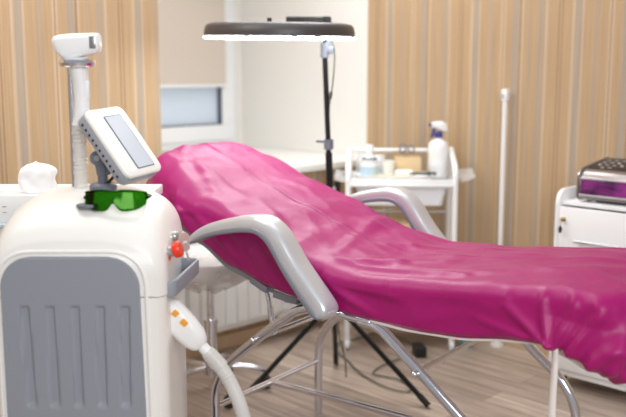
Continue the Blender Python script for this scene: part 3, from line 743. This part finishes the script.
# ================================================================ CART
ct = thing('instrument_cart', 'white tubular trolley cart against the striped wall', 'cart', V(.415, 4.10), VIEW-.06)
cw, cf, cb = .245, -.14, .14
for sx in (-1, 1):
    x = sx*cw
    link('side_frame', tube(fillet([(x, cf, 0.03), (x, cf, .86), (x-sx*.0, cb-.02, .935), (x, cb, .90), (x, cb, .03)], .06, 8), .0135), M['white'], ct)
    for y in (cf, cb): link('caster', merge(rod((x-.009, y, .025), (x+.009, y, .025), .025, 18), rod((x, y, .03), (x, y, .06), .009)), M['pale'], ct)
link('back_rail', rod((-cw, cb-.02, .925), (cw, cb-.02, .925), .0095), M['white'], ct)
for z in (.62,): link('cross_rod', rod((-cw, cb, z), (cw, cb, z), .006), M['steel'], ct)
link('tray', merge(box((0, 0, .785), (2*cw, .30, .014), .005), box((0, cf, .796), (2*cw, .008, .034), .003), box((0, cb, .80), (2*cw, .008, .042), .003)), M['white'], ct)
link('shelf', merge(box((0, 0, .46), (2*cw, .29, .014), .005)), M['white'], ct)
link('shelf', merge(box((0, 0, .16), (2*cw, .29, .014), .005)), M['white'], ct)
bn = bmesh.new()
q = loft([[(a, c, .688) for a, c in rrect(.37, .20, .02)], [(a, c, .690) for a, c in rrect(.38, .21, .02)], [(a, c, .766) for a, c in rrect(.41, .24, .02)], [(a, c, .772) for a, c in rrect(.43, .255, .02)], [(a, c, .776) for a, c in rrect(.43, .255, .02)]])
link('sliding_bin', q, M['pale'], ct, loc=(0, -.01, 0))
CT = Matrix.Translation(ct.location) @ Matrix.Rotation(VIEW-.06, 4, 'Z')
def oncart(x, y, z): return CT @ Vector((x, y, z))
TZ = .793
# film
b = bmesh.new(); rows = []
for i in range(41):
    row = []
    for j in range(17):
        x = -.31+.65*i/40; y = -.118+.226*j/16
        z = TZ+.005+.004*noise.noise(Vector((x*14, y*14, 0)))
        if y < -.14: z += .02-(-.14-y)*1.1
        if abs(x) > .235: z += .020+max(0, abs(x)-.25)*.25-.35*max(0, -.05-y)*(abs(x) > .26)+.02*noise.noise(Vector((x*20, y*18, 5)))
        row.append(b.verts.new((x, y, z)))
    rows.append(row)
for i in range(40):
    for j in range(16): b.faces.new((rows[i][j], rows[i+1][j], rows[i+1][j+1], rows[i][j+1]))
fm = link('plastic_sheet', b, M['film'], None, True, ct.location, (0, 0, VIEW-.06)); tag(fm, 'crinkled clear plastic sheet spread over the cart top', 'plastic sheet')
dz = TZ+.012
dish = link('oval_tray', loft([[(a*.80, c*.8, 0) for a, c in rrect(.37, .15, .072, 8)], [(a*.95, c*.95, .006) for a, c in rrect(.37, .15, .072, 8)], [(a, c, .022) for a, c in rrect(.37, .15, .072, 8)], [(a*.98, c*.97, .021) for a, c in rrect(.37, .15, .072, 8)], [(a*.9, c*.9, .008) for a, c in rrect(.37, .15, .072, 8)]]), M['white'], None, True, oncart(-.035, -.055, dz), (0, 0, VIEW-.06))
tag(dish, 'shallow oval white tray on the cart top', 'tray')
dz2 = dz+.009
o = link('paper_slip', box((0, 0, .002), (.19, .05, .003), 0), M['yellow'], None, False, oncart(-.05, -.085, dz2+.006), (0, 0, VIEW-.02)); tag(o, 'pale yellow paper strip lying along the oval tray', 'paper')
# spray bottle
sb = thing('spray_bottle', 'white spray bottle with navy trigger at the right end of the cart', 'spray bottle', oncart(.180, .060, TZ+.018), VIEW)
link('bottle_body', lathe([(0, -.01), (.044, -.01), (.048, -.005), (.0485, .135), (.046, .150), (.036, .164), (.018, .172), (.016, .185), (0, .185)], 32), M['white'], sb)
nk = link('collar', lathe([(0, .180), (.019, .180), (.019, .205), (.015, .21), (0, .21)], 20), M['navy'], sb)
rings = [[(x, a, zc+c) for a, c in rrect(w, h, .008, 4)] for x, zc, w, h in ((-.036, .242, .016, .016), (-.034, .242, .022, .022), (-.01, .240, .028, .034), (.015, .236, .030, .044), (.034, .228, .026, .040), (.042, .222, .018, .026))]
link('spray_head', loft(rings), M['white'], sb)
link('trigger', tube(catmull([(-.014, 0, .228), (-.026, 0, .212), (-.028, 0, .196), (-.036, 0, .182)], 5), .0065, 10), M['navy'], sb)
link('nozzle', rod((-.047, 0, .242), (-.034, 0, .242), .009, 14), M['navy'], sb)
link('printed_label', lathe([(.0483, .05), (.0483, .10)], 32), M['pale'], sb)
# jar
jr = thing('cream_jar', 'squat clear jar with dark teal lid band and pale blue label', 'jar', oncart(-.148, -.045, dz2), VIEW)
link('jar_body', lathe([(0, 0), (.036, 0), (.040, .004), (.041, .05), (.038, .066), (.028, .078), (.014, .098), (.013, .118), (0, .119)], 28), M['pale'], jr)
link('label', lathe([(.0413, .008), (.0415, .044)], 28), M['bluelabel'], jr)
link('dark_band', lathe([(.0395, .062), (.0295, .0785)], 28), M['green_dark'], jr)
link('lid', lathe([(0, .10), (.018, .10), (.018, .125), (.014, .13), (0, .13)], 20), M['white'], jr)
jr.scale = (1.05, 1.05, 1.15)
for i, (x, y, r, h, lab) in enumerate(((-.180, .070, .030, .12, 'tall clear plastic bottle behind the jar on the cart'), (-.105, .066, .034, .105, 'white round tub behind the jar on the cart'))):
    o = link('plastic_bottle' if i == 0 else 'white_tub', lathe([(0, 0), (r, 0), (r*1.05, .004), (r*1.05, h*.7), (r*.9, h*.8), (r*.9, h), (0, h)], 24), M['film'] if i == 0 else M['white'], None, True, oncart(x, y, TZ+.008)); tag(o, lab, 'bottle' if i == 0 else 'tub')
cp = link('white_cup', lathe([(0, 0), (.026, 0), (.033, .07), (.034, .072), (.031, .072), (.025, .006), (0, .006)], 28), M['white'], None, True, oncart(-.062, -.015, dz2)); tag(cp, 'small white cup between the jar and the tan basket', 'cup')
o = link('folded_pad', box((0, 0, .015), (.08, .05, .03), .008, 3), M['tissue'], None, True, oncart(.015, -.03, dz2), (0, 0, VIEW+.1)); tag(o, 'small folded white cotton pad in front of the tan basket', 'cotton pad')
bk = thing('tool_basket', 'tan woven box holding scissors at the middle of the cart', 'basket', oncart(.035, .075, TZ+.008), VIEW)
link('basket_wall', merge(box((0, -.044, .05), (.12, .006, .095), .002), box((0, .044, .05), (.12, .006, .095), .002), box((-.057, 0, .05), (.006, .085, .095), .002), box((.057, 0, .05), (.006, .085, .095), .002), box((0, 0, .005), (.12, .09, .008), .002)), M['wicker'], bk)
def loopr(c, rx, rz, r, ang): 
    return xf(tube([Vector((rx*math.cos(a), 0, rz*math.sin(a))) for a in (2*PI*k/24 for k in range(25))], r, 8, False), Matrix.Translation(c) @ Matrix.Rotation(ang, 4, 'Y'))
sc = thing('scissors', 'grey scissors standing handle up in the tan basket', 'scissors', oncart(.030, .075, TZ+.02), VIEW)
link('handle_loop', loopr((-.018, 0, .125), .014, .020, .0035, .2), M['greyd'], sc)
link('handle_loop', loopr((.022, 0, .122), .014, .018, .0035, -.4), M['greyd'], sc)
link('blade', merge(rod((-.016, 0, .107), (.008, 0, .01), .003, 8)), M['steel'], sc)
link('blade', merge(rod((.018, .002, .104), (-.006, .002, .01), .003, 8)), M['steel'], sc)
o = link('dark_tool', merge(box((0, 0, .006), (.13, .022, .010), .004), box((.045, 0, .013), (.04, .018, .006), .002)), M['green_dark'], None, True, oncart(.10, -.035, dz2+.008), (0, .04, VIEW+.05)); tag(o, 'slim dark green tool lying in front of the spray bottle', 'tool')
o = thing('storage_box', 'tan box standing on the middle shelf of the cart', 'box', oncart(.02, .02, .468), VIEW-.06)
link('box_body', box((0, 0, .055), (.15, .16, .11), .004), M['wicker'], o); link('box_lid', box((0, 0, .117), (.156, .166, .016), .004), M['wicker'], o)
o = link('red_cap_bottle', lathe([(0, 0), (.016, 0), (.017, .003), (.017, .05), (.012, .06), (0, .06)], 16), M['red'], None, True, oncart(-.10, -.06, .468)); tag(o, 'small red bottle on the middle shelf of the cart', 'bottle')
o = thing('teal_tub', 'small teal plastic tub on the floor by the cart', 'tub', V(.735, 4.02))
link('tub_body', lathe([(0, 0), (.028, 0), (.034, .05), (.030, .05), (.026, .006), (0, .006)], 24), M['teal'], o); link('tub_lid', lathe([(0, .049), (.036, .049), (.036, .058), (0, .06)], 24), M['teal'], o)

# ================================================================ WHITE POLE
wp = thing('white_pole', 'slim white vertical pole standing against the striped wall', 'pole', (.888, -.045, 0))
link('shaft', rod((0, 0, 0), (.0, 0, 1.17), .0112, 16), M['white'], wp)
hd_ = link('end_cap', box((0, 0, 1.195), (.032, .028, .055), .006), M['white'], wp)
link('cap_button', box((-.004, -.0155, 1.19), (.010, .003, .02), .001), M['greyl'], hd_)
link('foot', lathe([(0, 0), (.032, 0), (.030, .012), (0, .014)], 20), M['white'], wp)

# ================================================================ ADAPTER AND CORD
ad = thing('power_adapter', 'black power adapter brick lying on the floor under the bed', 'power adapter', V(.492, 3.885), VIEW+.15)
link('brick', box((0, 0, .026), (.050, .09, .052), .006, 3), M['black'], ad)
cpt = [(.492, 3.93), (.47, 4.05), (.40, 4.15), (.30, 4.20), (.22, 4.12), (.13, 4.05), (.115, 3.93), (.165, 3.76), (.215, 3.60), (.30, 3.455), (.37, 3.40), (.405, 3.43), (.37, 3.54), (.30, 3.585), (.26, 3.62), (.30, 3.71), (.40, 3.82), (.455, 3.86)]
path = catmull([(q-V(.492, 3.885)) for q in (V(x, y, .008) for x, y in cpt)], 8)
rz = Matrix.Rotation(-(VIEW+.15), 4, 'Z')
link('cord', tube([rz @ p for p in path], .0035, 8), M['cable'], ad)

# ================================================================ DRAWER TROLLEY WITH THE PURPLE DEVICE
dt = thing('drawer_cabinet', 'white rolling drawer cabinet with lock and bar handles by the right wall', 'cabinet', (1.34, -.02, 0))
D0, D1, CWd = -.335, -.01, .46           # front, back (local y), width
def sidep():
    pts = [(D0, .055), (D0, .775)]
    for k in range(9):
        a = PI-(PI/2)*k/8; pts.append((D0+.055+.055*math.cos(a), .775+.055*math.sin(a)))
    pts += [(D1, .83), (D1, .055)]
    return pts
for x in (0, CWd-.018):
    link('side_panel', prism(sidep(), x, x+.018, .0025, 'yz'), M['whitemat'], dt)
link('cabinet_top', box((CWd/2, (D0+D1)/2+.01, .776), (CWd-.036, -D0+D1-.02, .018), .002), M['whitemat'], dt)
link('back_panel', box((CWd/2, D1-.01, .44), (CWd-.036, .012, .76), .001), M['whitemat'], dt)
link('plinth', box((CWd/2, (D0+D1)/2, .068), (CWd-.036, -D0+D1-.02, .022), .002), M['whitemat'], dt)
zs = [(.084, .265), (.269, .47), (.474, .762)]
for z0, z1 in zs:
    dr_ = link('drawer', box((CWd/2, D0+.006, (z0+z1)/2), (CWd-.042, .018, z1-z0), .0025), M['whitemat'], dt)
    hz_ = .632 if z0 > .4 else (z0+z1)/2+.01
    link('handle', merge(rod((.10, D0-.022, hz_), (.30, D0-.022, hz_), .0055), rod((.12, D0-.022, hz_), (.12, D0, hz_), .004), rod((.28, D0-.022, hz_), (.28, D0, hz_), .004)), M['steel'], dr_)
lk_ = link('lock', xf(lathe([(0, 0), (.010, 0), (.010, .006), (.006, .008), (0, .008)], 18), Matrix.Translation((.042, D0-.003, .712)) @ Matrix.Rotation(PI/2, 4, 'X')), M['brass'], dt)
kk = thing('cabinet_key', 'small dark-headed key hanging in the cabinet lock', 'key', (1.34+.042, -.02+D0-.011, .712))
link('key_blade', merge(rod((0, .004, 0), (0, -.014, 0), .0025, 8), box((.005, -.012, .0), (.018, .003, .010), .001)), M['brass'], kk)
link('key_head', xf(lathe([(0, -.002), (.009, -.002), (.009, .002), (0, .002)], 16), Matrix.Translation((-.002, -.013, -.040)) @ Matrix.Diagonal((.8, 1, 1.7, 1)) @ Matrix.Rotation(PI/2, 4, 'X')), M['black'], kk)
link('key_link', rod((0, -.013, -.004), (-.002, -.013, -.030), .0015, 6), M['brass'], kk)
for x in (.035, CWd-.035):
    for y in (D0+.05, D1-.05):
        link('caster', merge(rod((x-.012, y, .029), (x+.012, y, .029), .028, 20), box((x, y, .050), (.03, .035, .014), .003)), M['black'], dt)
# the device
dv = thing('beauty_device', 'silver beauty device with purple glass front and dark sloping key panel', 'device', (1.425, -.02+D0+.022, .7865), 0)
DW, DD = .32, .26
prof = [(0.0, .022), (.008, .012), (.03, .010), (DD, .010), (DD, .150), (.235, .158), (.030, .128), (.006, .104)]
link('casing', prism(prof, 0, DW, .004, 'yz'), M['casing'], dv)
link('end_cap', prism([(-.004, .020), (.006, .006), (.03, .004), (DD+.004, .004), (DD+.004, .155), (.238, .164), (.026, .135), (-.002, .108)], -.006, .004, .003, 'yz'), M['steel'], dv)
link('front_glass', box((DW/2+.004, -.0005, .063), (DW-.016, .006, .060), .002), M['purple'], dv)
link('front_trim', merge(box((DW/2+.002, -.002, .096), (DW-.006, .006, .006), .002), box((DW/2+.002, -.002, .028), (DW-.006, .006, .008), .002)), M['silver'], dv)
sl_ = math.atan2(.030, .205)
TP = Matrix.Translation((0, .030, .1285)) @ Matrix.Rotation(sl_, 4, 'X')
kp = link('key_panel', xf(box((DW/2, .108, .0015), (DW-.03, .180, .004), .001), TP), M['panelbrown'], dv)
random.seed(3)
for r_ in range(4):
    for c_ in range(9):
        if random.random() < .3: continue
        xx, yy = .035+c_*.031, .035+r_*.042
        if random.random() < .5: q = xf(lathe([(0, .0035), (.007, .0035), (.007, .0042), (0, .0042)], 14, (xx, yy, 0)), TP)
        else: q = xf(box((xx, yy, .0038), (.016, .004, .001), 0), TP)
        link('key_marking', q, M['white'], kp)
for x in (.05, DW-.05):
    for y in (.04, DD-.04): link('rubber_foot', lathe([(0, 0), (.011, 0), (.012, .006), (0, .011)], 14, (x, y, 0)), M['pale'], dv)

# ================================================================ LIGHT, WORLD, CAMERA
w = bpy.data.worlds.new('daylight'); bpy.context.scene.world = w; w.use_nodes = True
bg = w.node_tree.nodes['Background']; bg.inputs[0].default_value = (.98, .99, 1.0, 1); bg.inputs[1].default_value = .32
def area(name, loc, target, sx, sy, power, col=(1, 1, 1)):
    l = bpy.data.lights.new(name, 'AREA'); l.shape = 'RECTANGLE'; l.size = sx; l.size_y = sy; l.energy = power; l.color = col
    o = bpy.data.objects.new(name, l); C.objects.link(o); o.location = loc
    d = Vector(target)-Vector(loc); o.rotation_euler = d.to_track_quat('-Z', 'Y').to_euler(); return o
area('ceiling_light', V(-.2, 3.1, 2.72), V(-.2, 3.1, 0), 2.2, 2.2, 26, (1, .99, .98))
area('front_fill_light', V(.9, -.7, 2.1), V(-.1, 3.2, .8), 2.0, 1.6, 62, (.98, .99, 1))  # soft frontal fill added behind the camera, no window known there
area('left_wall_fill', V(-1.5, 2.1, 2.7), V(-1.15, 3.2, .9), 1.0, .8, 16, (1, .97, .93))  # unseen fill lamp, added to brighten the left wall
sp = bpy.data.lights.new('wall_fill_spot', 'SPOT'); sp.energy = 45; sp.spot_size = math.radians(62); sp.spot_blend = 1; sp.shadow_soft_size = .25; sp.color = (1, .97, .93)  # extra spot added to make the left wallpaper paler, no fitting seen
so_ = bpy.data.objects.new('wall_fill_spot', sp); C.objects.link(so_); so_.location = V(-.7, 1.6, 2.6); so_.rotation_euler = (V(-1.2, 3.2, 1.35)-V(-.7, 1.6, 2.6)).to_track_quat('-Z', 'Y').to_euler()
area('niche_daylight', V(-.15, 4.30, 2.60), V(-.1, 2.7, .8), 1.2, .7, 22, (1, .98, .99))

cam = bpy.data.cameras.new('camera'); co = bpy.data.objects.new('camera', cam); C.objects.link(co); bpy.context.scene.camera = co
cam.sensor_width = 36; cam.lens = 870/626*36
pitch = math.atan(136.5/870)
co.location = V(0, 0, 1.30); co.rotation_euler = (PI/2-pitch, 0, VIEW)
cam.clip_start = .05
cam.dof.use_dof = True; cam.dof.focus_distance = 2.5; cam.dof.aperture_fstop = 1.9
sc_ = bpy.context.scene
sc_.view_settings.view_transform = 'Standard'; sc_.view_settings.look = 'None'; sc_.view_settings.exposure = 0.18; sc_.view_settings.gamma = 1.0
